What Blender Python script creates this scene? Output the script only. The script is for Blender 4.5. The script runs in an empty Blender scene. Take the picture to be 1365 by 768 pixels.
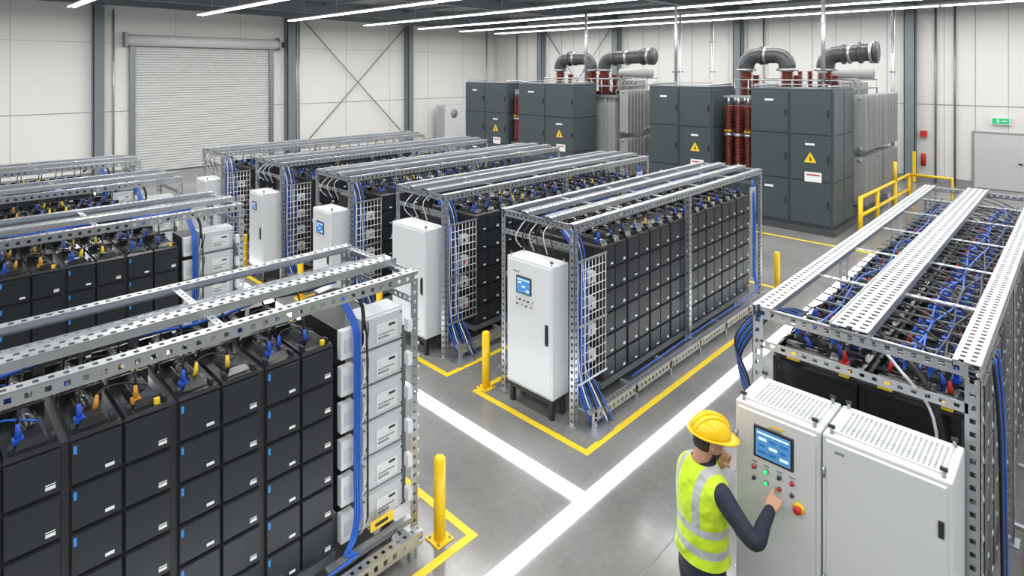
import bpy, bmesh, math, random
from mathutils import Vector, Matrix
random.seed(7)
S=0.9
H=4.65
# ------------------------------------------------------------ materials
MATS={}
def mat(name,col,rough=.5,metal=0.0,emis=0.0,var=.06,scale=6.0,bump=0.0,spec=.5,coat=0.0):
    if name in MATS: return MATS[name]
    m=bpy.data.materials.new(name); m.use_nodes=True
    nt=m.node_tree; b=nt.nodes['Principled BSDF']
    b.inputs['Roughness'].default_value=rough
    b.inputs['Metallic'].default_value=metal
    b.inputs['Specular IOR Level'].default_value=spec
    b.inputs['Coat Weight'].default_value=coat
    b.inputs['Coat Roughness'].default_value=.15
    c=(col[0],col[1],col[2],1)
    tc=nt.nodes.new('ShaderNodeTexCoord'); no=nt.nodes.new('ShaderNodeTexNoise')
    no.inputs['Scale'].default_value=scale; no.inputs['Detail'].default_value=3
    nt.links.new(tc.outputs['Object'],no.inputs['Vector'])
    mx=nt.nodes.new('ShaderNodeMixRGB'); mx.blend_type='MIX'
    mx.inputs['Color1'].default_value=tuple(min(1,x*(1-var)) for x in col)+(1,)
    mx.inputs['Color2'].default_value=tuple(min(1,x*(1+var)) for x in col)+(1,)
    nt.links.new(no.outputs['Fac'],mx.inputs['Fac'])
    nt.links.new(mx.outputs['Color'],b.inputs['Base Color'])
    if bump>0:
        bp=nt.nodes.new('ShaderNodeBump'); bp.inputs['Strength'].default_value=bump
        bp.inputs['Distance'].default_value=.01
        nt.links.new(no.outputs['Fac'],bp.inputs['Height']); nt.links.new(bp.outputs['Normal'],b.inputs['Normal'])
    if emis>0:
        b.inputs['Emission Color'].default_value=c; b.inputs['Emission Strength'].default_value=emis
    MATS[name]=m; return m
GALV=mat('galvanised_steel',(.47,.49,.51),.34,.78,var=.16,scale=14)
GALD=mat('galvanised_dark',(.24,.26,.28),.42,.6,var=.1)
BLK=mat('battery_black',(.009,.010,.012),.24,var=.2,coat=.3)
PAN=mat('battery_panel',(.019,.022,.027),.40,var=.10,scale=3,spec=.4)
LAB=mat('label_white',(.75,.77,.78),.5)
BTAG=mat('tag_blue',(.03,.25,.65),.4)
BLU=mat('cable_blue',(.008,.10,.50),.4)
BLUD=mat('connector_blue',(.012,.08,.50),.4)
RED=mat('connector_red',(.50,.02,.02),.4)
YEL=mat('safety_yellow',(.86,.56,.01),.38,var=.05)
YLW=mat('connector_yellow',(.80,.55,.02),.45)
ORG=mat('connector_orange',(.55,.26,.03),.45)
CBK=mat('cable_black',(.015,.015,.017),.45)
CWH=mat('cable_white',(.62,.63,.64),.45)
CAB=mat('cabinet_white',(.62,.64,.655),.38,var=.02,scale=2)
CABL=mat('module_white',(.48,.51,.53),.4,var=.03)
DRK=mat('dark_trim',(.02,.02,.022),.5)
SEAM=mat('seam_grey',(.25,.26,.27),.6)
VNT=mat('vent_slot_grey',(.28,.29,.30),.6)
SCR=mat('screen_blue',(.08,.24,.52),.2,emis=.45,var=.3,scale=30)
SCW=mat('screen_light',(.6,.75,.9),.2,emis=.6)
GRN=mat('lamp_green',(.02,.75,.18),.3,emis=1.2)
SGN=mat('sign_green',(.02,.42,.16),.4,emis=.35)
SLT=mat('slate_paint',(.040,.054,.062),.40,var=.06,scale=2)
SLP=mat('slate_panel',(.052,.069,.078),.36,var=.05,scale=2)
TRF=mat('transformer_grey',(.31,.32,.32),.42,var=.05,scale=2)
BRN=mat('insulator_brown',(.17,.028,.016),.28,var=.15)
DUC=mat('duct_dark',(.065,.068,.074),.34,var=.1)
COLM=mat('column_grey',(.17,.20,.22),.5)
# ------------------------------------------------------------ mesh builder
class MB:
    def __init__(s): s.v=[];s.f=[];s.m=[];s.mats=[];s.sm=[]
    def mi(s,m):
        if m not in s.mats: s.mats.append(m)
        return s.mats.index(m)
    def add(s,vs,fs,m,smooth=False):
        o=len(s.v); i=s.mi(m); s.v+= [tuple(p) for p in vs]
        for f in fs: s.f.append(tuple(o+k for k in f)); s.m.append(i); s.sm.append(smooth)
    def box(s,x0,x1,y0,y1,z0,z1,m):
        s.add([(x0,y0,z0),(x1,y0,z0),(x1,y1,z0),(x0,y1,z0),(x0,y0,z1),(x1,y0,z1),(x1,y1,z1),(x0,y1,z1)],
          [(0,3,2,1),(4,5,6,7),(0,1,5,4),(1,2,6,5),(2,3,7,6),(3,0,4,7)],m)
    def fr(s,base,ax,t,ch,m):
        B=[Vector(p) for p in base]; a=Vector(ax).normalized()
        u=(B[1]-B[0]).normalized(); w=(B[3]-B[0]).normalized()
        F=[B[0]+(u+w)*ch,B[1]+(-u+w)*ch,B[2]-(u+w)*ch,B[3]+(u-w)*ch]
        F=[p+a*t for p in F]
        s.add(B+F,[(4,5,6,7),(0,1,5,4),(1,2,6,5),(2,3,7,6),(3,0,4,7)],m)
    def pX(s,x,y0,y1,z0,z1,t,ch,m): # facing -x
        s.fr([(x,y1,z0),(x,y0,z0),(x,y0,z1),(x,y1,z1)],(-1,0,0),t,ch,m)
    def pY(s,y,x0,x1,z0,z1,t,ch,m): # facing -y
        s.fr([(x0,y,z0),(x1,y,z0),(x1,y,z1),(x0,y,z1)],(0,-1,0),t,ch,m)
    def pYb(s,y,x0,x1,z0,z1,t,ch,m): # facing +y
        s.fr([(x1,y,z0),(x0,y,z0),(x0,y,z1),(x1,y,z1)],(0,1,0),t,ch,m)
    def pZ(s,z,x0,x1,y0,y1,t,ch,m):
        s.fr([(x0,y0,z),(x1,y0,z),(x1,y1,z),(x0,y1,z)],(0,0,1),t,ch,m)
    def slot(s,ax,a0,a1,wx,w0,w1,tx,t0,t1,m,rows=1,pitch=.08,fr=.42,sw=None):
        if sw is None: sw=(w1-w0)*(.30 if rows==1 else .20 if rows==2 else .13)
        def bb(A0,A1,W0,W1):
            d={ax:(A0,A1),wx:(W0,W1),tx:(t0,t1)}
            s.box(*d['x'],*d['y'],*d['z'],m)
        g=(w1-w0-sw*(rows+1))/rows
        for r in range(rows+1):
            q=w0+r*(sw+g); bb(a0,a1,q,q+sw)
        n=max(1,int((a1-a0)/pitch)); p=(a1-a0)/n; hw=p*(1-fr)
        for r in range(rows):
            q=w0+sw+r*(sw+g)
            for i in range(n):
                c=a0+p*(i+ (.5 if r%2 else .0)); e=min(c+hw,a1)
                if e>c: bb(c,e,q,q+g)
    def tube(s,pts,r,m,n=6,cap=True):
        P=[Vector(p) for p in pts]; vs=[];fs=[]
        R=r if isinstance(r,(list,tuple)) else [r]*len(P)
        up=Vector((0,0,1)); prev=None
        for i,p in enumerate(P):
            t=(P[min(i+1,len(P)-1)]-P[max(i-1,0)]).normalized()
            if prev is None:
                a=t.cross(up)
                if a.length<.1: a=t.cross(Vector((1,0,0)))
            else: a=prev-t*prev.dot(t)
            a.normalize(); prev=a; b=t.cross(a)
            for k in range(n):
                th=2*math.pi*k/n; vs.append(p+(a*math.cos(th)+b*math.sin(th))*R[i])
        for i in range(len(P)-1):
            for k in range(n):
                fs.append((i*n+k,i*n+(k+1)%n,(i+1)*n+(k+1)%n,(i+1)*n+k))
        if cap:
            fs.append(tuple(range(n-1,-1,-1))); fs.append(tuple((len(P)-1)*n+k for k in range(n)))
        s.add(vs,fs,m,True)
    def arc(s,p0,p1,p2,r,m,n=5,seg=7):
        p0,p1,p2=Vector(p0),Vector(p1),Vector(p2)
        s.tube([p0*(1-t)**2+p1*2*t*(1-t)+p2*t*t for t in [i/seg for i in range(seg+1)]],r,m,n)
    def spl(s,pts,r,m,n=6,k=6):
        P=[Vector(p) for p in pts]; q=[]
        for i in range(len(P)-1):
            a=P[max(i-1,0)];b=P[i];c=P[i+1];d=P[min(i+2,len(P)-1)]
            for j in range(k):
                t=j/k; q.append(.5*((2*b)+(-a+c)*t+(2*a-5*b+4*c-d)*t*t+(-a+3*b-3*c+d)*t**3))
        q.append(P[-1]); s.tube(q,r,m,n)
    def obj(s,name,loc=(0,0,0),parent=None,bevel=0):
        me=bpy.data.meshes.new(name); me.from_pydata(s.v,[],s.f)
        for m in s.mats: me.materials.append(m)
        for p,i,q in zip(me.polygons,s.m,s.sm): p.material_index=i; p.use_smooth=q
        bm=bmesh.new(); bm.from_mesh(me); bmesh.ops.recalc_face_normals(bm,faces=bm.faces); bm.to_mesh(me); bm.free()
        return inst(name,me,loc,parent,bevel)
def inst(name,me,loc=(0,0,0),parent=None,bevel=0):
    o=bpy.data.objects.new(name,me); o.location=loc; bpy.context.scene.collection.objects.link(o)
    if parent: o.parent=parent
    if bevel:
        b=o.modifiers.new('bevel','BEVEL'); b.width=bevel; b.segments=2; b.limit_method='ANGLE'; b.angle_limit=math.radians(50)
    return o
def empty(name,loc=(0,0,0),parent=None):
    o=bpy.data.objects.new(name,None); o.location=loc; o.empty_display_size=.2
    bpy.context.scene.collection.objects.link(o)
    if parent: o.parent=parent
    return o
# ------------------------------------------------------------ room
XW,YW,ZC=30.0,31.0,8.2
X0,Y0=-9.0,-9.0
def floor_mat():
    m=bpy.data.materials.new('polished_concrete'); m.use_nodes=True; nt=m.node_tree; b=nt.nodes['Principled BSDF']
    tc=nt.nodes.new('ShaderNodeTexCoord')
    n1=nt.nodes.new('ShaderNodeTexNoise'); n1.inputs['Scale'].default_value=.7; n1.inputs['Detail'].default_value=6
    n2=nt.nodes.new('ShaderNodeTexNoise'); n2.inputs['Scale'].default_value=14; n2.inputs['Detail'].default_value=5
    for n in (n1,n2): nt.links.new(tc.outputs['Object'],n.inputs['Vector'])
    ad=nt.nodes.new('ShaderNodeMath'); ad.operation='MULTIPLY_ADD'; ad.inputs[1].default_value=.35
    nt.links.new(n2.outputs['Fac'],ad.inputs[0]); nt.links.new(n1.outputs['Fac'],ad.inputs[2])
    cr=nt.nodes.new('ShaderNodeValToRGB'); cr.color_ramp.elements[0].position=.45; cr.color_ramp.elements[0].color=(.155,.155,.150,1)
    cr.color_ramp.elements[1].position=.95; cr.color_ramp.elements[1].color=(.258,.257,.250,1)
    nt.links.new(ad.outputs[0],cr.inputs['Fac']); nt.links.new(cr.outputs['Color'],b.inputs['Base Color'])
    b.inputs['Roughness'].default_value=.16; return m
fm=floor_mat()
m=MB(); m.box(X0,XW+.3,Y0,YW+.3,-.2,0,fm); m.obj('floor')
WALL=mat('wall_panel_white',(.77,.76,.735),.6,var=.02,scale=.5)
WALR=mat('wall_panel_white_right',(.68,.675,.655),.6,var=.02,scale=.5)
WSM=mat('wall_seam',(.40,.40,.39),.6)
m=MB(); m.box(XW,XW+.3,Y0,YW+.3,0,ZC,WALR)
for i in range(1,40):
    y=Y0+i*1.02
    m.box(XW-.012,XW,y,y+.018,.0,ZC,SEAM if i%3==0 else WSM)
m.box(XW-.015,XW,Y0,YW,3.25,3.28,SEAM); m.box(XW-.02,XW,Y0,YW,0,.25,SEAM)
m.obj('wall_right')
m=MB(); m.box(X0,XW,YW,YW+.3,0,ZC,WALL)
for i in range(1,14):
    x=X0+i*3.0
    m.box(x,x+.014,YW-.012,YW,0,ZC,WSM)
m.box(X0,XW,YW-.015,YW,2.85,2.88,SEAM); m.box(X0,XW,YW-.015,YW,5.9,5.92,WSM); m.box(X0,XW,YW-.02,YW,0,.25,SEAM)
m.obj('wall_left')
CEI=mat('ceiling_grey',(.34,.35,.36),.7,var=.05)
m=MB(); m.box(X0,XW+.3,Y0,YW+.3,ZC,ZC+.2,CEI); m.obj('ceiling')
m=MB()
for y in (5.4,12.9,20.3,27.8,30.75):
    for z0,z1,w in ((7.55,7.6,.16),(8.1,8.15,.16),(7.6,8.1,.02)): m.box(X0,XW-.01,y-w/2,y+w/2,z0,z1,GALD)
for i in range(16):
    x=X0+1.5+i*2.5
    m.box(x-.06,x+.06,Y0,YW-.02,7.95,8.12,COLM)
m.box(XW-.2,XW-.02,Y0,YW-.5,7.5,7.75,COLM)
m.obj('roof_beams')
def column(name,x,y):
    c=MB(); zc=7.5
    c.box(-.2,.2,-.2,-.17,0,zc,COLM); c.box(-.2,.2,.17,.2,0,zc,COLM); c.box(-.015,.015,-.17,.17,0,zc,COLM)
    c.box(-.25,.25,-.21,.21,0,.03,COLM); c.box(-.2,-.17,-.2,.2,0,zc,COLM)
    if x>29: c.box(-.24,-.2,-.24,-.12,.03,1.3,YEL)
    return c.obj(name,(x,y,0))
for x in (-2.2,5.9,14.5,22.3): column('steel_column',x,YW-.24)
for y in (5.4,12.8,20.2,26.2): column('steel_column',XW-.27,y)
for x in (6.5,14.95,15.1,29.2):
    m=MB(); m.tube([(0,0,0),(0,0,7.4)],.04,GALV,8); m.obj('conduit_pipe',(x,YW-.09,0))
for y in (28.6,11.6,4.55,3.9,-1):
    m=MB(); m.tube([(0,0,0),(0,0,7.4)],.04,GALD,8); m.obj('conduit_pipe',(XW-.09,y,0))
m=MB()
for (a,b,c,d) in ((15.3,.6,22.0,7.4),(15.3,7.4,22.0,.6)):
    m.tube([(a,YW-.25,b),(c,YW-.25,d)],.03,GALD,6)
m.obj('cross_bracing_rods')
m=MB()
for (a,b,c,d) in ((20.5,.6,25.9,7.4),(20.5,7.4,25.9,.6)):
    m.tube([(XW-.27,a,b),(XW-.27,c,d)],.03,GALD,6)
m.obj('cross_bracing_rods')
m=MB(); SH=mat('shutter_white',(.62,.63,.62),.45,var=.02)
for i in range(48):
    z=i*.12+.02; m.pY(YW-.06,7.3,13.45,z,z+.118,.05,.03,SH)
m.box(7.1,7.32,YW-.2,YW-.03,0,5.9,GALD); m.box(13.43,13.65,YW-.2,YW-.03,0,5.9,GALD)
m.tube([(6.95,YW-.3,6.05),(13.8,YW-.3,6.05)],.26,SH,16)
m.box(6.85,6.95,YW-.57,YW-.03,5.75,6.4,GALD); m.box(13.8,13.9,YW-.57,YW-.03,5.75,6.4,GALD)
m.tube([(13.92,YW-.3,6.05),(14.15,YW-.3,6.05)],.14,DRK,12)
m.obj('door_1_roller_shutter')
m=MB(); DG=mat('door_grey',(.50,.51,.51),.5)
m.box(XW-.09,XW-.03,1.55,3.35,0,2.25,SEAM); m.box(XW-.12,XW-.07,1.63,3.27,0.02,2.17,DG)
m.box(XW-.17,XW-.12,1.8,1.92,1.05,1.1,DRK)
m.obj('door_2')
m=MB(); m.box(XW-.12,XW-.03,2.15,2.75,2.55,2.85,LAB); m.box(XW-.135,XW-.12,2.19,2.71,2.59,2.81,SGN)
m.box(XW-.14,XW-.134,2.5,2.56,2.63,2.77,LAB); m.box(XW-.14,XW-.134,2.26,2.42,2.68,2.72,LAB)
m.obj('exit_sign')
m=MB(); m.tube([(0,0,.7),(0,0,1.15),(0,0,1.22)],[.09,.09,.04],RED,12); m.box(-.02,.1,-.02,.02,1.1,1.16,DRK); m.box(-.02,.12,-.12,.12,1.9,2.15,RED)
m.obj('fire_extinguisher',(XW-.2,4.95,0))
m=MB(); m.box(24.3,26.6,29.6,30.5,.1,2.45,CAB); m.box(24.35,26.55,29.65,30.45,0,.1,DRK)
m.pY(29.6,24.4,25.4,.2,2.35,.03,.02,CAB); m.pY(29.6,25.5,26.5,.2,2.35,.03,.02,CAB)
m.tube([(25.0,29.56,1.9),(25.0,29.54,1.9)],.28,SEAM,20); m.box(26.0,26.4,29.55,29.58,1.6,1.9,DRK)
m.pX(24.3,29.7,30.4,.3,2.3,.02,.02,CABL)
m.obj('air_handling_cabinet')
# ------------------------------------------------------------ lights
TUB=mat('lamp_tube',(1,1,1),.3,emis=6,var=0)
def strip(x,y0,y1,power,z=7.1):
    e=empty('strip_light',(x,0,0))
    c=MB(); c.box(-.11,.11,y0,y1,z+.03,z+.09,CAB)
    n=int((y1-y0)/3.0); p=(y1-y0)/n
    for i in range(n):
        for s_ in (-1,1): c.box(s_*.085-.03,s_*.085+.03,y0+i*p+.05,y0+(i+1)*p-.05,z-.01,z+.03,TUB)
        c.tube([(0,y0+(i+.5)*p,z+.09),(0,y0+(i+.5)*p,8.19)],.012,GALV,5)
    c.obj('housing',parent=e)
    l=bpy.data.lights.new('tube_light','AREA'); l.shape='RECTANGLE'; l.size=.09; l.size_y=y1-y0; l.energy=power; l.color=(1,.99,.97)
    o=bpy.data.objects.new('tube_light',l); o.location=(0,(y0+y1)/2,z-.015); bpy.context.scene.collection.objects.link(o); o.parent=e
for x in (-5,-.3,4.5,9.1,13.2,17.4,21.0,24.2,27.2): strip(x,-8,28,800 if x<20 else 590)
w=bpy.data.worlds.new('World'); bpy.context.scene.world=w; w.use_nodes=True
w.node_tree.nodes['Background'].inputs[0].default_value=(.93,.96,1,1); w.node_tree.nodes['Background'].inputs[1].default_value=.36
# ------------------------------------------------------------ floor lines
WL=mat('floor_led_strip',(.93,.97,1.0),.4,emis=9.0,var=.01)
YL=mat('floor_line_yellow',(.84,.60,.02),.45,var=.08)
m=MB()
m.box(-3,17,3.83,3.95,0,.04,WL); m.box(5.09,5.21,3.95,30,0,.04,WL)
m.obj('walkway_light_line')
m=MB(); q=.085; z=.004
def yrect(a,b,c,d):
    m.box(a,a+q,c,d,0,z,YL); m.box(b-q,b,c,d,0,z,YL)
    m.box(a+q,b-q,c,c+q,0,z,YL); m.box(a+q,b-q,d-q,d,0,z,YL)
CX=[(6.1,4.8),(6.1,7.45),(5.9,10.0),(5.75,12.6),(5.45,15.2)]
for i,(x,y) in enumerate(CX):
    yrect(x-.33+(.01 if i==4 else 0),x+7.0,y-.46,y+1.62)
LX=[(3.6,4.82),(3.6,9.15),(3.7,12.3),(3.75,15.3)]
for (x,y) in LX: yrect(x-8,x+.42,y-.44,y+1.7)
m.box(17.2,17.3,-2,22,0,z,YL); m.box(4.0,4.09,-.3,3.0,0,z,YL)
m.obj('floor_marking_yellow')
m=MB()
for x in (2.2,8.2,14.2,20.2): m.box(x,x+.012,Y0,YW,0,.0015,SEAM)
for y in (-3,2.95,9.0,15,21,27): m.box(X0,XW,y,y+.012,0,.0015,SEAM)
m.obj('floor_expansion_joints')
# ------------------------------------------------------------ bollards
bm_=MB(); bm_.tube([(0,0,.01),(0,0,.8),(0,0,.82),(0,0,.83)],[.058,.058,.045,.02],YEL,18); bm_.box(-.1,.1,-.1,.1,0,.015,YEL)
for a in (-.07,.07):
    for b in (-.07,.07): bm_.tube([(a,b,.015),(a,b,.03)],.012,GALD,6)
b0=bm_.obj('safety_bollard',(3.72,4.62,0))
for p in ((5.98,6.35),(12.9,4.72),(5.95,9.1),(5.7,11.6),(3.85,11.1),(3.95,14.0),(12.9,7.3),(5.6,14.2)):
    inst('safety_bollard',b0.data,(p[0],p[1],0))
# ------------------------------------------------------------ racks
ZT=2.65; ZB=2.16
def frame(m,L,W,mids,xs,edge=.09,mw=.17,cross=1.1,pw=.08):
    T=.006
    for x in xs:
        xa,xb=(x,x+pw) if x<L-.1 else (x-pw,x)
        for (ya,yb,yp) in ((0,pw,0),(W-pw,W,W-T)):
            m.slot('z',0,ZT-.1,'x',xa,xb,'y',yp,yp+T,GALV,pitch=.09)
            xp=xa if x<L-.1 else xb-T
            m.slot('z',0,ZT-.1,'y',ya,yb,'x',xp,xp+T,GALV,pitch=.09)
            m.box(xa-.04,xb+.04,ya-.04,yb+.04,0,.012,GALV)
    for (ya,yb,yp) in ((0,edge,0),(W-edge,W,W-T)):
        m.slot('x',0,L,'y',ya,yb,'z',ZT-T,ZT,GALV,rows=1 if edge<.12 else 2)
        m.slot('x',0,L,'z',ZT-.1,ZT-.008,'y',yp,yp+T,GALV,pitch=.1,fr=.38)
        yq=ya if yp>0 else yb-T
        m.box(0,L,yq,yq+T,ZT-.05,ZT-T,GALV)
    n=int(L/cross)
    for i in range(n+1):
        x=i*(L-.06)/n
        m.slot('y',edge,W-edge,'x',x,x+.06,'z',ZT-.03,ZT-.024,GALV)
        if i in(0,n):
            xp=0 if i==0 else L-T
            m.slot('y',.07,W-.07,'z',ZT-.1,ZT-.01,'x',xp,xp+T,GALV)
            m.slot('y',.07,W-.07,'z',2.3,2.37,'x',xp,xp+T,GALV)
    for c in mids:
        m.slot('x',-.02,L+.02,'y',c-mw/2,c+mw/2,'z',ZT+.02,ZT+.027,GALV,rows=2 if mw<.25 else 3,pitch=.085)
        for s_ in(-1,1): 
            y=c+s_*mw/2; m.box(-.02,L+.02,y-.004,y+.004,ZT-.03,ZT+.04,GALV)
    for y in (-.22,W+.1):
        m.slot('x',.1,L-.1,'z',.1,.22,'y',y,y+T,GALV,rows=1,pitch=.1)
        m.slot('x',.1,L-.1,'y',y,y+.1,'z',.22,.226,GALV)
        for k in range(7):
            x=.15+k*(L-.4)/6; m.box(x,x+.05,y,y+.05,0,.22,GALV)
            ya,yb=(y,.05) if y<0 else (W-.05,y); m.box(x,x+.05,ya,yb,.16,.2,GALV)
def batteries(m,bx0,bx1,W,tags,pitch=.66,cols=(YLW,BLUD,ORG),arcs=(CBK,CBK,CBK)):
    n=int(round((bx1-bx0)/pitch)); p=(bx1-bx0)/n
    yf,yb=.10,W-.10
    m.box(bx0+.01,bx1-.01,yf+.005,yb-.005,.27,ZB,DRK)
    m.box(bx0,bx1,yf-.02,yb+.02,.2,.29,GALD)
    mid=(yf+yb)/2
    for i in range(n):
        for j in range(2):
            xa=bx0+i*p+j*p/2; w_=p/2
            g0=.022 if j==0 else .003; g1=.003 if j==0 else .022
            for r in range(6):
                z0=.30+r*.31
                m.pY(yf,xa+g0,xa+w_-g1,z0+.008,z0+.30,.03,.011,PAN)
                m.pYb(yb,xa+g0,xa+w_-g1,z0+.008,z0+.30,.03,.011,PAN)
                if tags and j==0: m.pY(yf-.030,xa+.040,xa+.060,z0+.22,z0+.275,.003,.001,BTAG)
                m.pY(yf-.030,xa+w_-.11,xa+w_-.055,z0+.05,z0+.072,.003,.001,LAB)
                if j==1: m.pY(yf-.030,xa+w_-.11,xa+w_-.055,z0+.08,z0+.086,.003,.001,LAB)
            for (ya,yb2) in ((yf-.02,mid-.015),(mid+.015,yb+.02)):
                m.pZ(ZB,xa+g0,xa+w_-g1,ya,yb2,.03,.012,BLK)
                xc=xa+w_/2
                m.pZ(ZB+.03,xc-.09,xc+.09,ya+.07,yb2-.05,.045,.03,BLK)
                m.tube([(xc,ya+.27,ZB+.045),(xc,yb2-.07,ZB+.045)],.06,BLK,12)
                m.box(xc-.125,xc-.10,ya+.05,ya+.12,ZB+.03,ZB+.06,PAN); m.box(xc+.10,xc+.125,ya+.05,ya+.12,ZB+.03,ZB+.06,PAN)
                m.box(xa+g0+.02,xa+w_-g1-.02,yb2-.05,yb2-.03,ZB+.03,ZB+.10,BLK)
                c1=cols[(i*2+j)%len(cols)]; c2=cols[(i*2+j+1)%len(cols)]
                k=random.uniform(-.02,.02)
                a=(xc-.05+k,ya+.14,ZB+.07)
                m.tube([a,(a[0],a[1],a[2]+.05),(a[0],a[1]+.01,a[2]+.1)],[.019,.018,.011],c1,8)
                m.box(a[0]-.03,a[0]+.03,a[1]-.03,a[1]+.03,ZB+.05,ZB+.08,c1 if random.random()<.3 else BLK)
                m.arc((a[0],a[1]+.01,a[2]+.1),(a[0],a[1]+.02,a[2]+.32),(a[0]+.1,mid,ZT-.03),.009,CBK,5)
                if j==0 or not tags:
                    a2=(xc+.05+k,ya+.2,ZB+.07)
                    m.tube([a2,(a2[0]+.01,a2[1],a2[2]+.04),(a2[0]+.02,a2[1]+.02,a2[2]+.09)],[.018,.018,.01],c2,8)
                    m.arc((a2[0]+.02,a2[1]+.02,a2[2]+.09),(a2[0]+.1,a2[1]+.05,a2[2]+.16),(a2[0]+.33,a2[1],ZB+.12),.008,arcs[i%len(arcs)],5)
                elif i%2==0:
                    m.box(xc+.04,xc+.075,ya+.03,ya+.06,ZB+.03,ZB+.07,YLW)
    return n,p
def wiregrid(m,x0,x1,y,z0,z1,dx=.075,dz=.12):
    n=int((x1-x0)/dx)
    for i in range(n+1):
        x=x0+i*(x1-x0)/n; m.tube([(x,y,z0),(x,y,z1)],.006,CWH,4)
    n=int((z1-z0)/dz)
    for i in range(n+1):
        z=z0+i*(z1-z0)/n; m.tube([(x0,y-.004,z),(x1,y-.004,z)],.0065,CWH,4)
def wavy(m,x0,x1,y,z,r,c,amp=.04,n=24):
    ph=random.uniform(0,6)
    m.tube([(x0+(x1-x0)*i/n,y+amp*math.sin(ph+i*.9),z+.6*amp*math.sin(ph*2+i*1.3)) for i in range(n+1)],r,c,6)
def topwires(m,x0,x1,W):
    for k in range(5): wavy(m,x0,x1,.45*W+.05*k,ZT-.08-.02*(k%2),.011,(BLU,CBK,CBK,CBK,BLU)[k])
    for k in range(3): wavy(m,x0,x1,.74*W+.05*k,ZT-.1,.010,(CBK,BLU,CBK)[k])
def rackC():
    m=MB(); L,W=6.2,1.35
    frame(m,L,W,(.42,.86),(0,L/2,L),mw=.14)
    batteries(m,.72,L-.45,W,False,pitch=.64,cols=(BLUD,BLUD,CBK,BLUD,YLW,BLUD,CBK))
    topwires(m,.2,L-.2,W)
    wiregrid(m,.12,.66,-.03,.55,2.15)
    for zz in (.55,1.3,2.15): m.box(.05,.68,-.04,-.025,zz-.014,zz+.014,GALV)
    m.box(.42,.66,.45,1.2,.3,2.1,DRK)
    for k in range(9):
        x=.10+.032*k; c=(BLU,BLU,CWH,BLU,CBK,BLU,CWH,CBK,BLU)[k]; w1=random.uniform(-.02,.02)
        m.spl([(x,.3,2.5),(x+w1,.1,2.2),(x-w1,.06,1.4),(x,.05,.7),(x+.02,.0-.02*k,.35),(x+.05,-.10-.022*k,.14),(x+.1,-.12-.02*k,.03)],.011,c,6,4)
    for k in range(4):
        m.box(.46,.6,.1,.2,.65+k*.36,.80+k*.36,CABL); m.box(.49,.53,.09,.1,.69+k*.36,.74+k*.36,(RED,DRK,RED,DRK)[k])
    for k in range(6):
        y=.25+.12*k; m.spl([(.45,y,2.42),(.15,y+.05,2.58),(-.06-.01*k,y+.1,2.5-.03*k),(.03,y+.12,2.15)],.008,CWH if k%2 else CBK,5,4)
    for k in range(4):
        x=L-.34+.03*k; m.spl([(x,.08,2.45),(x,.04,1.6),(x,.04,.6),(x-.1,-.05,.34),(x-.5,-.1,.30),(3.5,-.08,.28),(1.2,-.1,.27)],.012,BLU,6,4)
    m.box(L-.38,L-.18,.06,.1,.5,2.3,CABL)
    m.box(-.02,.34,-.4,-.06,.0,.02,GALV)
    return m
rc=rackC(); rc0=None
for (x,y) in CX:
    if rc0 is None: rc0=rc.obj('battery_rack',(x,y,0))
    else: inst('battery_rack',rc0.data,(x,y,0))
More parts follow.
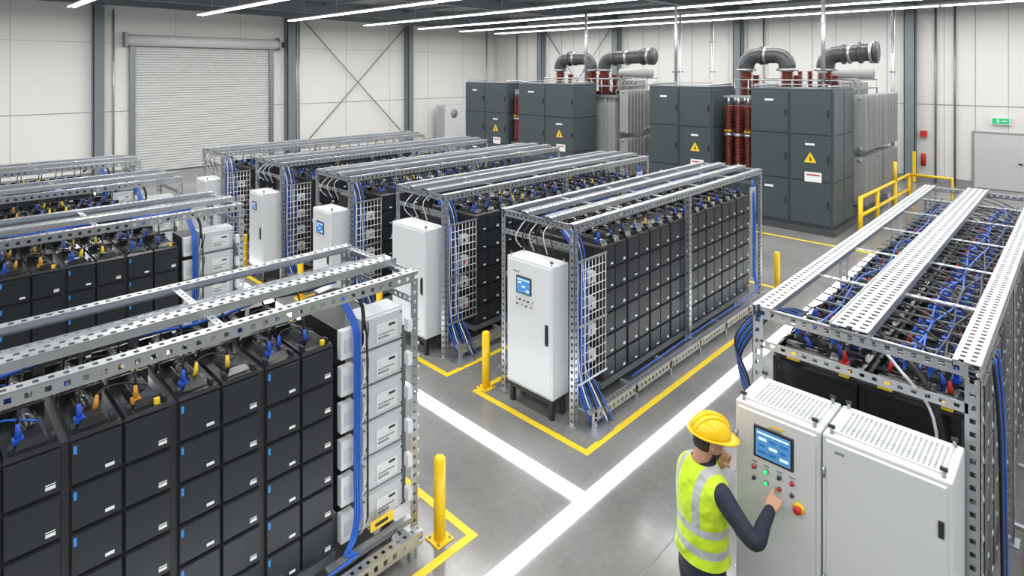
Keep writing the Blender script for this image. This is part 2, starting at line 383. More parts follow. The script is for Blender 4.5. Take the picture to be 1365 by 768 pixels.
def rackL():
    m=MB(); L,W=7.26,1.35
    frame(m,L,W,(.50,),(0,L*.5,L),mw=.2,cross=1.5,edge=.1)
    batteries(m,L-.86-.66*9,L-.86,W,True,cols=(YLW,BLUD,BLUD,ORG,BLUD),arcs=(CBK,BLU,CBK,CBK))
    for k in range(6): wavy(m,.1,L-.5,.68+.05*k,ZT-.14,.013,(BLU,CBK,BLU,BLU,CBK,BLU)[k])
    m.slot('x',0,L-.1,'y',.98,1.08,'z',ZT-.12,ZT-.114,GALD,rows=1)
    for k in range(6):
        z=.32+k*.335; x0,x1=L-.60,L-.12
        m.box(x0,x1,.1,.36,z,z+.315,CABL)
        m.pY(.1,x0+.01,x1-.01,z+.008,z+.307,.03,.012,CABL)
        m.box(x0+.16,x1-.08,.062,.07,z+.05,z+.22,CAB)
        m.box(x1-.18,x1-.11,.056,.062,z+.18,z+.2,DRK); m.box(x0+.18,x0+.3,.056,.062,z+.08,z+.1,SEAM); m.box(x0+.18,x0+.36,.056,.062,z+.12,z+.13,SEAM)
        for q in (x0+.03,x1-.03): m.tube([(q,.07,z+.04),(q,.062,z+.04)],.008,DRK,6); m.tube([(q,.07,z+.27),(q,.062,z+.27)],.008,DRK,6)
        m.box(x0-.22,x0-.09,.05,.12,z+.02,z+.28,CAB); m.box(x0-.19,x0-.12,.042,.05,z+.08,z+.2,CABL)
        m.box(x1+.0,x1+.05,-.01,.06,z+.08,z+.2,CAB)
        m.arc((x0+.0,.04,z+.26),(x0-.02,-.08,z+.16),(x0-.05,.02,z+.04),.007,CWH,5)
        m.arc((x0+.06,.05,z+.30),(x0+.02,-.04,z+.2),(x0+.02,.03,z+.1),.006,CBK,5)
    m.box(L-.62,L-.12,.36,1.25,.3,2.1,DRK)
    for k in range(3):
        x=L-.66-.026*k
        m.spl([(x,.3,2.5),(x,.04,2.3),(x,-.0,2.0),(x,-.0,.9),(x-.02,-.03,.55),(x-.15,-.08,.36),(x-.5,-.12,.28),(2,-.13-.02*k,.25),(.2,-.13,.25)],.011,BLU,8,5)
    m.spl([(L-.60,.02,2.35),(L-.585,-.01,2.0),(L-.58,-.01,.5)],.010,CBK,6)
    m.spl([(L-1.0,.45,2.45),(L-.8,.2,2.62),(L-.62,.05,2.5),(L-.6,.03,2.1)],.018,CBK,7)
    m.box(L-.55,L-.3,-.012,.0,.33,.42,YLW); m.box(L-.5,L-.36,-.016,-.012,.36,.39,DRK)
    m.box(L-1.0,L-.1,-.05,.02,.21,.26,GALV)
    m.spl([(L-1.6,-.02,.12),(L-.9,-.05,.1),(L-.5,-.02,.13),(L-.2,.2,.1)],.07,CBK,10)
    m.tube([(L-1.5,-.2,.05),(L-1.5,-.2,.62)],.014,GALV,6)
    for k in range(16): m.box(L+.0,L+.02,-.0,.05,.35+k*.12,.37+k*.12,CWH)
    m.box(L-.1,L-.06,.12,1.2,.3,2.1,GALD)
    return m
rl=rackL(); rl0=None
for (x,y) in LX:
    if rl0 is None: rl0=rl.obj('battery_rack',(x-7.26,y,0))
    else: inst('battery_rack',rl0.data,(x-7.26,y,0))
def rackR():
    m=MB(); L,W=7.5,1.55
    frame(m,L,W,(.80,),(0,2.5,5.0,L),edge=.16,mw=.27,cross=1.2,pw=.09)
    batteries(m,.25,L-.2,W,False,cols=(RED,BLUD,CBK,BLUD,RED,CBK))
    mid=W/2
    for (ya,yb) in ((.12,mid-.02),(mid+.02,W-.12)):
        m.pX(.25,ya,yb,.3,ZB-.01,.03,.012,BLK)
        m.box(.18,.26,yb-.2,yb-.1,ZB+.035,ZB+.08,YLW); m.box(.18,.24,ya+.06,ya+.13,ZB+.03,ZB+.07,YLW)
    for y in (.34,.5,1.02,1.3):
        for i in range(46):
            x=.35+i*.15
            m.box(x,x+.05,y-.018,y+.018,2.36,2.43,BLUD if (y<1 or i%3==0) else BLK)
            if i%2==0: m.arc((x,y,2.36),(x+.05,y+.1,2.30),(x+.1,y+.16,2.24),.006,CBK,4,4)
        m.box(.3,L-.3,y-.008,y+.008,2.34,2.37,BLU if y<.6 else GALD)
    for i in range(30):
        x=.4+i*.23; y=1.2+.12*math.sin(i*2.1)
        m.tube([(x,y,2.26),(x+.03,y+.06,2.32)],.018,RED if i%2 else BLUD,6)
        m.arc((x,y,2.28),(x+.1,y-.1,2.4),(x+.2,y-.05,2.3),.006,(CBK,BLU,RED)[i%3],4,5)
        m.box(x-.1,x-.085,.2,W-.2,2.46,2.475,GALD)
        m.tube([(x,.62,2.25),(x+.02,.60,2.33)],.018,RED if i%3==0 else BLUD,6)
    for k in range(4): wavy(m,.1,L-.2,.25+.07*k,2.5,.009,(CBK,CBK,BLU,BLU)[k])
    for k in range(3): wavy(m,.1,L-.2,1.05+.1*k,2.48,.009,(CBK,BLU,CBK)[k])
    for k in range(7):
        m.spl([(.5+.05*k,W-.2,2.4),(.25+.06*k,W+.02,2.52-.02*k),(.02+.06*k,W+.16+.02*k,2.3-.06*k),(.1+.04*k,W+.08,1.95-.08*k),(.2+.03*k,W+.05,1.4)],.010,BLU if k%2 else CBK,6,5)
    m.spl([(.6,.75,2.52),(.3,.6,2.5),(.12,.35,2.40),(.10,.22,2.0),(.10,.2,1.5)],.018,CBK,8,6)
    m.spl([(.6,.90,2.54),(.3,.72,2.53),(.12,.5,2.42),(.09,.28,2.15),(.09,.24,1.5)],.011,CWH,8,6)
    for k in range(4): m.spl([(.5+.1*k,-.02,2.5),(.55+.1*k,-.05,2.0),(.6+.1*k,-.06,1.2),(.5+.1*k,-.08,.2)],.012,BLU if k%2 else CBK,6)
    return m
rr0=rackR().obj('battery_rack',(5.09,.52,0))
# ------------------------------------------------------------ cabinets
def cabinet(name,x0,y0,w,d,h,screen=False,handle=True,vents=False):
    e=empty(name,(x0,y0,0))
    b=MB(); b.box(0,d,0,w,.28,h,CAB); b.obj('body',parent=e,bevel=.012)
    m=MB()
    m.box(.03,d-.03,.03,w-.03,.2,.28,DRK)
    for (a,c) in ((.03,.03),(.03,w-.09),(d-.09,.03),(d-.09,w-.09)): m.box(a,a+.06,c,c+.06,0,.2,DRK)
    m.pX(0,.025,w-.025,.31,h-.03,.016,.008,CAB)
    m.box(-.004,0,.018,w-.018,.30,.306,SEAM)
    if handle:
        m.box(-.04,-.014,.075,.1,h*.50,h*.50+.22,DRK); m.box(-.02,-.014,.06,.115,h*.50-.03,h*.50+.25,DRK)
    for zz in (.5,h/2,h-.3): m.tube([(-.01,w-.012,zz),(-.01,w-.012,zz+.07)],.01,GALV,6)
    if vents:
        m.box(.06,d-.06,.05,w-.05,h,h+.012,CAB)
        nx=int((d-.16)/.03)
        for i in range(nx):
            for j in range(int((w-.14)/.03)):
                y=.07+j*.03; x=.08+i*.03; m.box(x,x+.018,y,y+.012,h+.012,h+.0135,VNT)
    for (a,c) in ((.04,.05),(.04,w-.05),(d-.04,.05),(d-.04,w-.05)):
        m.tube([(a,c,h),(a,c,h+.05)],.012,GALV,6); m.tube([(a,c-.02,h+.05),(a,c+.02,h+.05)],.014,DRK,8)
    if screen:
        yc,zc,sw,sh=screen
        m.pX(-.016,yc-sw/2-.02,yc+sw/2+.02,zc-sh/2-.02,zc+sh/2+.02,.012,.004,DRK)
        m.box(-.031,-.028,yc-sw/2,yc+sw/2,zc-sh/2,zc+sh/2,SCR)
        m.box(-.033,-.031,yc-sw/2+.01,yc+sw/2-.01,zc+sh/2-.03,zc+sh/2-.018,SCW)
        for k in range(3):
            for r in range(3):
                yy=yc+sw/2-.02-k*sw/3.2; zz=zc+sh*.22-r*sh*.24
                m.box(-.033,-.031,yy-sw*.24*(1-.2*((k+r)%2)),yy,zz-sh*.10,zz,SCW if (k*2+r)%3==0 else BTAG)
    m.obj('fittings',parent=e)
    return e
def button(m,y,z,c,r=.016,x=-.016):
    m.tube([(x,y,z),(x-.012,y,z)],r*1.35,GALD,12); m.tube([(x-.012,y,z),(x-.026,y,z)],r,c,12)
e=cabinet('control_cabinet',5.98,5.07,.84,.34,2.05,screen=(.50,1.70,.24,.2))
m=MB()
for k in range(5): button(m,.64-.075*k,1.50,(LAB,DRK,RED,DRK,YLW)[k],.011)
for k in range(4): button(m,.62-.085*k,1.43,(DRK,YLW,DRK,RED)[k],.009)
m.box(-.019,-.016,.58,.7,1.86,1.88,SEAM); m.obj('buttons',parent=e)
cabinet('control_cabinet',5.93,7.72,.95,.42,2.05)
e=cabinet('control_cabinet',5.7,10.35,.72,.42,1.95,screen=(.4,1.6,.26,.2))
cabinet('control_cabinet',5.5,12.95,.72,.42,1.95,screen=(.4,1.65,.16,.14))
cabinet('control_cabinet',5.23,15.6,.7,.42,1.95)
e=cabinet('control_cabinet',4.52,1.355,.615,.50,2.1,screen=(.32,1.86,.25,.2),handle=False,vents=True)
m=MB()
for i,y in enumerate((.46,.37,.275,.185)):
    button(m,y,1.66,(RED,GRN,DRK,RED)[i],.013); button(m,y,1.575,(DRK,GRN,RED,DRK)[i],.012)
    m.box(-.019,-.016,y-.02,y+.02,1.69,1.70,SEAM)
m.tube([(-.016,.14,1.50),(-.028,.14,1.50)],.042,YLW,20); m.tube([(-.028,.14,1.50),(-.055,.14,1.50),(-.065,.14,1.50)],[.022,.03,.026],RED,16)
m.box(-.019,-.016,.24,.34,2.0,2.015,YLW); m.box(-.019,-.016,.26,.36,1.985,1.992,SEAM)
m.obj('buttons',parent=e)
e=cabinet('equipment_cabinet',4.52,.60,.745,.50,2.1,handle=False,vents=True)
m=MB(); m.box(-.03,-.016,.04,.07,1.75,1.85,DRK); m.box(-.019,-.016,.6,.66,2.0,2.02,SEAM); m.obj('latch',parent=e)
# ------------------------------------------------------------ switchgear & transformers
def switchgear(x0,x1,y0,y1,h,cols):
    e=empty('switchgear_cabinet',(x0,y0,0)); d=x1-x0; w=y1-y0
    b=MB(); b.box(0,d,0,w,.18,h,SLT); b.obj('body',parent=e,bevel=.02)
    m=MB(); m.box(-.08,d+.05,-.08,w+.05,0,.18,DUC)
    cw=w/cols
    zs=[.25,h*.36,h*.68,h-.08]
    for c in range(cols):
        for r in range(3):
            y=c*cw; m.pX(0,y+.03,y+cw-.03,zs[r]+.015,zs[r+1]-.015,.03,.012,SLP)
            m.box(-.07,-.03,y+.09,y+.12,(zs[r]+zs[r+1])/2-.1,(zs[r]+zs[r+1])/2+.1,DRK)
            if (c+r)%2: m.box(-.036,-.03,y+cw*.4,y+cw*.62,zs[r+1]-.3,zs[r+1]-.24,LAB)
    n=max(1,int(d/1.0)); dw=d/n
    for c in range(n):
        for r in range(3): m.pY(0,c*dw+.03,(c+1)*dw-.03,zs[r]+.015,zs[r+1]-.015,.03,.012,SLP)
    yc,zc=cw*.5,h*.52
    m.add([(-.034,yc-.17,zc-.13),(-.034,yc+.17,zc-.13),(-.034,yc,zc+.17)],[(0,1,2)],YLW)
    m.add([(-.036,yc-.05,zc-.08),(-.036,yc+.02,zc-.08),(-.036,yc+.01,zc+.07)],[(0,1,2)],DRK)
    m.box(-.036,-.03,yc-.3,yc+.15,zc-.68,zc-.40,LAB); m.box(-.038,-.036,yc-.25,yc+.1,zc-.5,zc-.46,RED)
    for y in (.1,w-.1): m.tube([(.05,y,h+.06),(d-.05,y,h+.06)],.03,GALV,8); m.box(.1,.15,y-.02,y+.02,h,h+.06,GALV); m.box(d-.15,d-.1,y-.02,y+.02,h,h+.06,GALV)
    m.box(.05,.1,.1,w-.1,h+.1,h+.13,GALV); m.box(.08,.12,.1,.13,h,h+.12,GALV); m.box(.08,.12,w-.13,w-.1,h,h+.12,GALV)
    m.obj('doors_and_trim',parent=e)
switchgear(18.2,20.2,5.15,7.45,4.15,2)
switchgear(18.2,19.9,8.7,11.0,4.15,2)
switchgear(18.2,19.6,14.3,17.3,4.15,2)
switchgear(18.2,19.6,18.0,20.7,4.15,2)
def ribbed(m,x,y,z0,z1,r=.09,R=.15,c=BRN,n=12):
    k=max(1,int((z1-z0)/.07)); pts=[];rs=[]
    for i in range(k):
        z=z0+i*.07; pts+=[(x,y,z),(x,y,z+.02),(x,y,z+.045)]; rs+=[r,R,r]
    m.tube(pts,rs,c,n)
def insulators(x,y0,y1,zb,zt):
    m=MB(); n=3; w=y1-y0
    for r in range(2):
        for i in range(n):
            y=(i+.5)*w/n
            ribbed(m,.5*r,y,zb,zt,.08,.14); m.tube([(.5*r,y,zt-.05),(.5*r,y,zt+.2)],.05,GALV,8)
            if i!=1: m.box(.5*r-.1,.5*r+.1,y-.1,y+.1,zt-.9,zt-.84,YLW)
            m.tube([(.5*r,y,(zb+zt)/2-.04),(.5*r,y,(zb+zt)/2+.04)],.15,GALV,12)
    m.box(-.25,.8,0,w,zb-.15,zb,GALD); m.box(-.2,.75,0,w,0,zb-.15,SLT)
    m.box(-.05,.05,0,w,zt+.2,zt+.26,GALV); m.box(.45,.55,0,w,zt+.2,zt+.26,GALV)
    m.obj('insulator_bank',(x,y0,0))
insulators(18.75,7.58,8.55,1.6,3.6); insulators(18.6,17.42,17.9,1.6,3.6)
def duct(m,p,q,zt,zb,r,both):
    x=p[0]
    y0,y1=p[1],q[1]; s=1 if y1>y0 else -1; B=.38
    pts=[(x,y0,zb)]+[(x,y0+s*(B-B*math.cos(a)),zt-B+B*math.sin(a)) for a in [i*math.pi/2/6 for i in range(7)]]
    if both: pts+=[(x,y1-s*(B-B*math.cos(a)),zt-B+B*math.sin(a)) for a in [math.pi/2-i*math.pi/2/6 for i in range(7)]]+[(x,y1,zb)]
    else: pts+=[(x,y1,zt+.05)]
    m.tube(pts,r,DUC,18)
    def ring(c,ax,R,cm=DUC):
        c=Vector(c);ax=Vector(ax); m.tube([c-ax*.04,c+ax*.04],R,cm,20)
    ring((x,y0,zb+.02),(0,0,1),r*1.25,GALV)
    if both: ring((x,y1,zb+.02),(0,0,1),r*1.25,GALV)
    else:
        for t in (0,.12,.42): ring((x,y1-s*t,zt+.04),(0,1,0),r*1.28,GALV if t==.12 else DUC)
    ring((x,y0+s*.55,zt),(0,1,0),r*1.2); ring((x,(y0+y1)/2,zt),(0,1,0),r*1.15,GALV)
def transformer(x0,x1,y0,y1,h,ducts):
    e=empty('power_transformer',(0,0,0)); b=MB(); b.box(x0,x1,y0,y1,.35,h-.5,TRF); b.obj('tank',parent=e,bevel=.03)
    m=MB(); m.box(x0-.1,x1+.1,y0-.1,y1+.1,0,.35,DUC)
    m.box(x0-.12,x1+.12,y0-.12,y1+.12,h-.62,h-.5,GALV)
    i=x0
    while i<x1: m.tube([(i,y0-.08,h-.5),(i,y0-.08,h-.44)],.03,GALD,6); i+=.2
    for (za,zb) in ((.5,h*.47),(h*.52,h-.3)):
        for half in range(2):
            xa=x0+.1+half*(x1-x0)/2; xb=xa+(x1-x0)/2-.25
            k=int((xb-xa)/.24)
            for j in range(k):
                x=xa+j*.24; m.fr([(x,y0-.55,za),(x,y0-.15,za),(x,y0-.15,zb),(x,y0-.55,zb)],(1,0,0),.05,.02,TRF)
                m.fr([(x,y0-.55,za),(x,y0-.15,za),(x,y0-.15,zb),(x,y0-.55,zb)],(-1,0,0),.02,.02,TRF)
            for zz in (za+.08,zb-.08): m.tube([(xa-.05,y0-.35,zz),(xb,y0-.35,zz)],.06,TRF,8); m.tube([((xa+xb)/2,y0-.35,zz),((xa+xb)/2,y0,zz)],.06,TRF,8)
    for y in (y0+.4,(y0+y1)/2,y1-.4): m.box(x0-.08,x0,y-.04,y+.04,.4,h-.6,TRF)
    for k in range(8):
        y=y0+.2+k*(y1-y0-.4)/7; m.tube([(x0+.1,y,h-.5),(x0+.1,y,h+.15)],.025,GALV,6); m.tube([(x1-.1,y,h-.5),(x1-.1,y,h+.15)],.025,GALV,6)
    for zz in (h-.15,h+.15):
        for x in (x0+.1,x1-.1): m.tube([(x,y0+.2,zz),(x,y1-.2,zz)],.025,GALV,6)
        for y in (y0+.2,y1-.2): m.tube([(x0+.1,y,zz),(x1-.1,y,zz)],.025,GALV,6)
    m.box(x1-1.6,x1-.9,y0+.3,y0+1.2,h-.5,h+.05,TRF); m.tube([(x1-.6,y0+.2,h+.35),(x1-.6,y0+1.8,h+.35)],.22,TRF,14)
    for k in range(5): m.spl([(x0+.2+.3*k,y0+.1,h-.4),(x0+.3+.3*k,y0-.1,h+.0),(x0+.5+.3*k,y0+.2,h+.2),(x0+.6+.3*k,y0+.9,h+.1)],.022,GALD if k%2 else TRF,6)
    for k in range(4): ribbed(m,x1-1.9,y0+1.6+.35*k,h-.5,h+.55,.06,.12)
    for (p,q,both) in ducts:
        duct(m,(p[0],p[1]),(q[0],q[1]),5.2,4.68,.27,both)
        for t in ((p,) if not both else (p,q)):
            ribbed(m,t[0],t[1],h-.5,4.70,.16,.25,BRN,16)
            ribbed(m,t[0]+.6,t[1]-.1,h-.5,4.6,.1,.16,BRN,12)
    m.obj('fittings',parent=e)
transformer(20.5,25.2,5.4,9.2,4.2,[((21.0,6.15),(21.0,4.7),False),((21.0,8.75),(21.0,7.35),True)])
transformer(19.9,23.6,13.6,17.6,4.2,[((20.6,14.6),(20.6,12.3),False),((20.6,17.0),(20.6,15.3),True)])
for (x,y,z0) in ((19.3,14.6,4.15),(22.6,12.2,0),(18.6,5.5,4.15),(26.2,5.3,0),(26.4,12.6,0),(18.6,10.2,4.15)):
    m=MB()
    m.tube([(0,0,z0),(0,0,7.0)],.05,GALV,8); m.tube([(.2,.1,z0),(.2,.1,7.0)],.026,GALV,8); m.box(-.1,.1,-.1,.1,z0,z0+.02,GALV)
    for z in (2,4.6,6):
        if z>z0: m.box(-.05,.24,-.03,.13,z,z+.05,GALD)
    m.obj('cable_riser_pole',(x,y,0))
m=MB()
rp=[(18.6,4.55),(20.2,4.5),(22.2,4.45),(24.0,4.4)]
for i,p in enumerate(rp):
    m.tube([(p[0],p[1],0),(p[0],p[1],1.15)],.06,YEL,10); m.box(p[0]-.12,p[0]+.12,p[1]-.12,p[1]+.12,0,.02,YEL)
for zz in (1.12,.62): m.tube([(a,b,zz) for a,b in rp],.05,YEL,10)
m.tube([(24.0,4.4,1.12),(24,3.2,1.12),(24,3.2,0)],.05,YEL,10)
m.tube([(22.2,4.45,1.1),(22.2,4.45,1.75)],.06,YEL,10)
m.obj('safety_railing')
# ------------------------------------------------------------ person
SK=mat('skin',(.50,.27,.18),.5,var=.08,scale=20); NVY=mat('navy_cloth',(.012,.017,.035),.75,var=.3,scale=30,bump=.3)
HAIR=mat('hair_dark',(.03,.018,.012),.6,var=.3,scale=80); HAT=mat('hardhat_yellow',(.90,.56,.01),.28,var=.02)
EYE=mat('eye_white',(.8,.8,.78),.3); LIP=mat('lips',(.40,.15,.11),.5); BOOT=mat('boot_black',(.02,.018,.016),.5)
def vest_mat():
    m=bpy.data.materials.new('hivis_vest'); m.use_nodes=True; nt=m.node_tree; b=nt.nodes['Principled BSDF']
    tc=nt.nodes.new('ShaderNodeTexCoord'); sp=nt.nodes.new('ShaderNodeSeparateXYZ'); nt.links.new(tc.outputs['Object'],sp.inputs[0])
    def band(sock,c,hw,absv=False):
        s=sock
        if absv:
            a=nt.nodes.new('ShaderNodeMath'); a.operation='ABSOLUTE'; nt.links.new(s,a.inputs[0]); s=a.outputs[0]
        k=nt.nodes.new('ShaderNodeMath'); k.operation='COMPARE'; k.inputs[1].default_value=c; k.inputs[2].default_value=hw
        nt.links.new(s,k.inputs[0]); return k.outputs[0]
    bs=[band(sp.outputs['Z'],1.075,.026),band(sp.outputs['Z'],1.205,.026)]
    v=band(sp.outputs['Y'],.105,.026,True); g=nt.nodes.new('ShaderNodeMath'); g.operation='GREATER_THAN'; g.inputs[1].default_value=1.2; nt.links.new(sp.outputs['Z'],g.inputs[0])
    mu=nt.nodes.new('ShaderNodeMath'); mu.operation='MULTIPLY'; nt.links.new(v,mu.inputs[0]); nt.links.new(g.outputs[0],mu.inputs[1]); bs.append(mu.outputs[0])
    a=bs[0]
    for x in bs[1:]:
        q=nt.nodes.new('ShaderNodeMath'); q.operation='MAXIMUM'; nt.links.new(a,q.inputs[0]); nt.links.new(x,q.inputs[1]); a=q.outputs[0]
    mx=nt.nodes.new('ShaderNodeMixRGB'); mx.inputs['Color1'].default_value=(.58,.80,.02,1); mx.inputs['Color2'].default_value=(.46,.48,.48,1)
    nt.links.new(a,mx.inputs['Fac']); nt.links.new(mx.outputs['Color'],b.inputs['Base Color']); b.inputs['Roughness'].default_value=.6
    no=nt.nodes.new('ShaderNodeTexNoise'); no.inputs['Scale'].default_value=7; bp=nt.nodes.new('ShaderNodeBump'); bp.inputs['Distance'].default_value=.08; bp.inputs['Strength'].default_value=.9
    nt.links.new(tc.outputs['Object'],no.inputs['Vector']); nt.links.new(no.outputs['Fac'],bp.inputs['Height']); nt.links.new(bp.outputs['Normal'],b.inputs['Normal'])
    return m
VEST=vest_mat()
def loft(m,rings,mt,n=24,cap=True,power=2.0):
    vs=[];fs=[]
    for (cx,cy,cz,a,b) in rings:
        for k in range(n):
            t=2*math.pi*k/n; c,s_=math.cos(t),math.sin(t)
            vs.append((cx+a*math.copysign(abs(c)**(2/power),c),cy+b*math.copysign(abs(s_)**(2/power),s_),cz))
    for i in range(len(rings)-1):
        for k in range(n): fs.append((i*n+k,i*n+(k+1)%n,(i+1)*n+(k+1)%n,(i+1)*n+k))
    if cap: fs+= [tuple(range(n-1,-1,-1)),tuple((len(rings)-1)*n+k for k in range(n))]
    m.add(vs,fs,mt,True)
def ball(m,c,r,mt,sc=(1,1,1),n=14):
    R=[]
    for i in range(1,n):
        a=math.pi*i/n; R.append((c[0],c[1],c[2]-r*sc[2]*math.cos(a),r*sc[0]*math.sin(a),r*sc[1]*math.sin(a)))
    loft(m,R,mt,16)
def remesh(o,vox,it=6,fac=.5):
    r=o.modifiers.new('remesh','REMESH'); r.mode='VOXEL'; r.voxel_size=vox; r.use_smooth_shade=True
    s=o.modifiers.new('smooth','SMOOTH'); s.iterations=it; s.factor=fac
PX,PY,YAW=4.13,2.05,math.radians(-28)
PS=1.02/S
def L(wx,wy,wz):
    dx,dy=(wx-PX)/PS,(wy-PY)/PS
    return Vector((dx*math.cos(-YAW)-dy*math.sin(-YAW),dx*math.sin(-YAW)+dy*math.cos(-YAW),wz/PS))
def Ld(x,y,z):
    return Vector((x*math.cos(-YAW)-y*math.sin(-YAW),x*math.sin(-YAW)+y*math.cos(-YAW),z)).normalized()
P=empty('worker_person',(PX,PY,0)); P.rotation_euler=(0,0,YAW); P.scale=(PS,)*3
def limb(m,pts,rs,mt,n=14):
    q=[];r=[]
    Pp=[Vector(p) for p in pts]
    for i in range(len(Pp)-1):
        a=Pp[max(i-1,0)];b=Pp[i];c=Pp[i+1];d=Pp[min(i+2,len(Pp)-1)]
        for k in range(5):
            t=k/5; q.append(.5*((2*b)+(-a+c)*t+(2*a-5*b+4*c-d)*t*t+(-a+3*b-3*c+d)*t**3)); r.append(rs[i]*(1-t)+rs[i+1]*t)
    q.append(Pp[-1]); r.append(rs[-1]); m.tube(q,r,mt,n)
shR=Vector((.01,-.180,1.455)); elR=L(4.01,1.61,1.47); tipR=L(4.498,1.62,1.575)
dR=Ld(1,.02,.14); wrR=tipR-dR*.185
shL=Vector((.03,.158,1.45)); elL=L(4.40,2.24,1.36); handL=L(4.36,2.02,1.65)
body=MB()
loft(body,[(0,0,.80,.10,.15),(0,0,.88,.125,.175),(0,0,.97,.125,.175),(0,0,1.07,.11,.155),(.0,0,1.2,.118,.165),(.0,0,1.33,.125,.175),(0,0,1.43,.112,.175),(0,0,1.49,.088,.15),(.005,0,1.54,.07,.10),(.015,0,1.575,.062,.068)],NVY)
limb(body,[(0,-.12,1.46),shR,(shR+elR)/2+Vector((-.01,0,0)),elR,(elR*.5+wrR*.5),wrR+dR*.01],[.06,.066,.058,.051,.045,.034],NVY)
limb(body,[(0,.10,1.45),shL,(shL+elL)/2,elL,(elL+handL)/2,handL],[.055,.055,.050,.046,.042,.034],NVY)
for s_ in (-1,1):
    limb(body,[(0,.08*s_,.93),(0,.1*s_,.8),(.02,.11*s_,.5),(0,.12*s_,.3),(-.01,.12*s_,.07)],[.1,.098,.068,.068,.06],NVY)
o=body.obj('clothed_body',parent=P); remesh(o,.012,8)
v=MB()
loft(v,[(0,0,.985,.160,.202),(0,0,1.01,.156,.197),(0,0,1.06,.148,.190),(0,0,1.12,.146,.188),(0,0,1.2,.149,.192),(0,0,1.33,.154,.203),(0,0,1.41,.146,.212),(0,0,1.465,.130,.214),(0,0,1.505,.110,.195),(.0,0,1.54,.094,.148),(.005,0,1.56,.084,.107),(.01,0,1.572,.076,.088)],VEST,32,cap=False)
o=v.obj('hivis_vest',parent=P); ss=o.modifiers.new('sub','SUBSURF'); ss.levels=1; ss.render_levels=2
b=MB()
for s_ in (-1,1):
    loft(b,[(.05,.12*s_,0.0,.135,.05),(.05,.12*s_,.03,.135,.05),(.04,.12*s_,.07,.115,.047),(.0,.12*s_,.11,.065,.046),(-.01,.12*s_,.2,.06,.055)],BOOT,18)
o=b.obj('work_boots',parent=P)
def hand(name,base,d,nrm,thumb,curls):
    d=Vector(d).normalized(); nrm=Vector(nrm); nrm=(nrm-d*nrm.dot(d)).normalized(); s=Vector(thumb); s=(s-d*s.dot(d)-nrm*s.dot(nrm)).normalized()
    m=MB(); base=Vector(base)
    for i in range(4):
        off=(.030-.020*i)
        m.tube([base-d*.045+s*off*.35,base+s*off*.75,base+d*.04+s*off,base+d*.088+s*off-d*(.003*abs(i-1))],[.019,.019,.0155,.0115],SK,10)
    Ls=[(.044,.026,.020),(.048,.030,.021),(.045,.028,.020),(.035,.021,.018)]
    for i in range(4):
        off=(.030-.020*i); p=base+d*.085+s*off; a=0; pts=[p]; R=[.0105]
        for j in range(3):
            a+=curls[i][j]; dd=d*math.cos(a)+nrm*math.sin(a)+s*(.06*(1.5-i))*(1 if curls[i][0]<.5 else 0); p=p+dd.normalized()*Ls[i][j]; pts.append(p); R.append((.0095,.0088,.0068)[j]*(1 if i<3 else .88))
        m.tube(pts,R,SK,10)
    p=base+d*.015+s*.022+nrm*.006; pts=[p]; dd=(d*.62+s*.62+nrm*.35).normalized()
    for j,l in enumerate((.04,.032,.025)):
        p=p+dd*l; pts.append(p); dd=(dd+d*.25+nrm*.25*curls[4]-s*.25*curls[4]).normalized()
    m.tube(pts,[.0155,.012,.0105,.0075],SK,10)
    o=m.obj(name,parent=P); remesh(o,.0032,3,.4)
c1=(.15,.2,.1); c3=(1.1,1.2,.8)
hand('right_hand',wrR+dR*.02,dR,Ld(.1,.3,-1),Ld(0,1,.3),[c1,(1.0,1.2,.7),c3,c3,1.2])
dl=Ld(-.10,-.45,.85); hand('left_hand',handL+dl*.02,dl,Ld(-1,.1,.1),Ld(0,-.9,-.3),[(.6,.8,.5),(.7,.9,.5),(.8,.9,.6),(.9,.9,.6),1.0])
HD=empty('head',(.055,0,1.70),P); HD.rotation_euler=(0,math.radians(12),math.radians(-12))
h=MB()
loft(h,[(.045,0,-.125,.022,.02),(.040,0,-.115,.042,.036),(.030,0,-.095,.060,.048),(.016,0,-.065,.078,.060),(.006,0,-.03,.090,.068),(0,0,.0,.095,.072),(-.004,0,.04,.099,.075),(-.006,0,.075,.088,.068),(-.006,0,.10,.06,.048),(-.006,0,.112,.03,.025)],SK,28)
h.tube([(.088,0,.018),(.104,0,-.012),(.113,0,-.032),(.098,0,-.042)],[.008,.011,.0145,.010],SK,10)
for s_ in (-1,1):
    ball(h,(.1,.012*s_,-.036),.008,SK)
    h.tube([(-.012+.02*math.cos(a)*.9,(.075+.006)*s_,-.012+.030*math.sin(a)) for a in [i*math.pi/5 for i in range(11)]],.006,SK,8)
    ball(h,(-.012,.075*s_,-.012),.02,SK,(.8,.3,1.3))
h.tube([(-.035,0,-.19),(-.025,0,-.12),(-.01,0,-.05)],[.062,.056,.055],SK,18)
o=h.obj('face_and_neck',parent=HD); remesh(o,.004,4,.5)
f=MB()
for s_ in (-1,1):
    ball(f,(.082,.032*s_,.004),.013,EYE); ball(f,(.0925,.033*s_,.004),.0055,HAIR)
    f.tube([(.092,.015*s_,.024),(.094,.032*s_,.029),(.082,.05*s_,.024)],[.003,.0045,.003],HAIR,6)
f.tube([(.084,-.024,-.068),(.098,-.01,-.065),(.100,0,-.066),(.098,.01,-.065),(.084,.024,-.068)],[.003,.005,.005,.005,.003],LIP,8)
f.obj('eyes_and_mouth',parent=HD)
hr=MB()
vs=[];fs=[];n=28;rows=7
for i in range(rows):
    z=-.060+.135*i/(rows-1)
    a=.099; bb=.077
    sh=(1 if z>-.05 else .95)
    for k in range(n+1):
        t=math.radians(105)+math.radians(150)*k/n
        vs.append((-.004+(a)*sh*math.cos(t),bb*sh*math.sin(t),z))
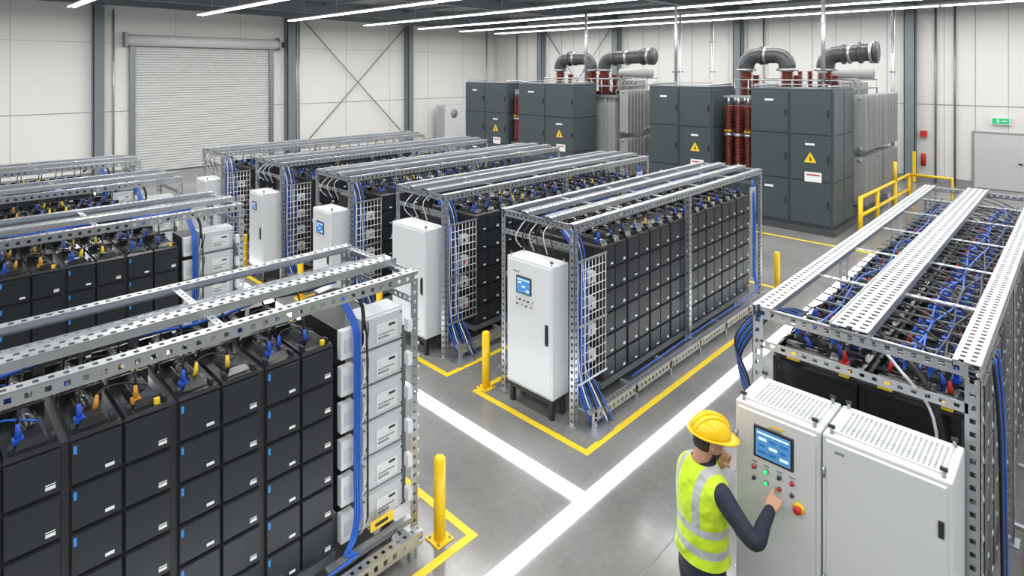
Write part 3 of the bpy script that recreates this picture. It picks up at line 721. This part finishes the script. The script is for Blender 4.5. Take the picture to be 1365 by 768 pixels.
for i in range(rows-1):
    for k in range(n): fs.append((i*(n+1)+k,i*(n+1)+k+1,(i+1)*(n+1)+k+1,(i+1)*(n+1)+k))
hr.add(vs,fs,HAIR,True)
vs=[];fs=[];rg=[(.047,-.130,.026,.024),(.042,-.118,.046,.040),(.032,-.096,.062,.051),(.020,-.078,.074,.058)]
for (cx,z,a,bb) in rg:
    for k in range(n+1):
        t=math.radians(-100)+math.radians(200)*k/n; vs.append((cx+a*math.cos(t),bb*math.sin(t),z))
for i in range(3):
    for k in range(n): fs.append((i*(n+1)+k,i*(n+1)+k+1,(i+1)*(n+1)+k+1,(i+1)*(n+1)+k))
hr.add(vs,fs,HAIR,True)
o=hr.obj('hair_and_beard',parent=HD); so=o.modifiers.new('s','SOLIDIFY'); so.thickness=.006
ht=MB(); R=[]
for i in range(0,11):
    a=math.pi/2*i/10; R.append((-.004,0,.035+.118*math.sin(a),.132*max(.03,math.cos(a)),.112*max(.03,math.cos(a))))
loft(ht,R,HAT,36)
vs=[];fs=[];n=48
for (k0,zz) in ((0,.040),(1,.036),(1,.028),(0,.030)):
    for k in range(n):
        t=2*math.pi*k/n; ext=k0*(.020+.050*max(0,math.cos(t))**1.5)
        vs.append((-.004+(.130+ext)*math.cos(t),(.110+ext*.8)*math.sin(t),zz-(.010*k0*max(0,math.cos(t)))))
for i in range(4):
    for k in range(n): fs.append((i*n+k,i*n+(k+1)%n,((i+1)%4)*n+(k+1)%n,((i+1)%4)*n+k))
ht.add(vs,fs,HAT,True)
for y,w_ in ((0,.014),(-.04,.008),(.04,.008)):
    pts=[(-.004+.129*math.sqrt(max(0,1-(y/.112)**2))*math.cos(a),y,.037+.120*math.sqrt(max(0,1-(y/.112)**2))*math.sin(a)) for a in [math.radians(12+156*i/14) for i in range(15)]]
    ht.tube(pts,w_*.8,HAT,8)
ht.obj('hard_hat',parent=HD)
# ------------------------------------------------------------ camera
cam=bpy.data.cameras.new('camera'); co=bpy.data.objects.new('camera',cam); bpy.context.scene.collection.objects.link(co)
co.location=(0,0,H); co.rotation_euler=(math.radians(90),0,math.radians(44.2-90))
cam.sensor_width=36; cam.lens=790/1365*36; cam.shift_y=-(384-95)/1365; cam.clip_end=200; cam.clip_start=.05
bpy.context.scene.camera=co
# ------------------------------------------------------------ scale everything to metres
for o in bpy.context.scene.objects:
    if o.parent is None:
        o.location=o.location*S
        if o.type!='CAMERA': o.scale=o.scale*S
vs_=bpy.context.scene.view_settings
vs_.view_transform='Standard'; vs_.look='None'; vs_.exposure=0.0
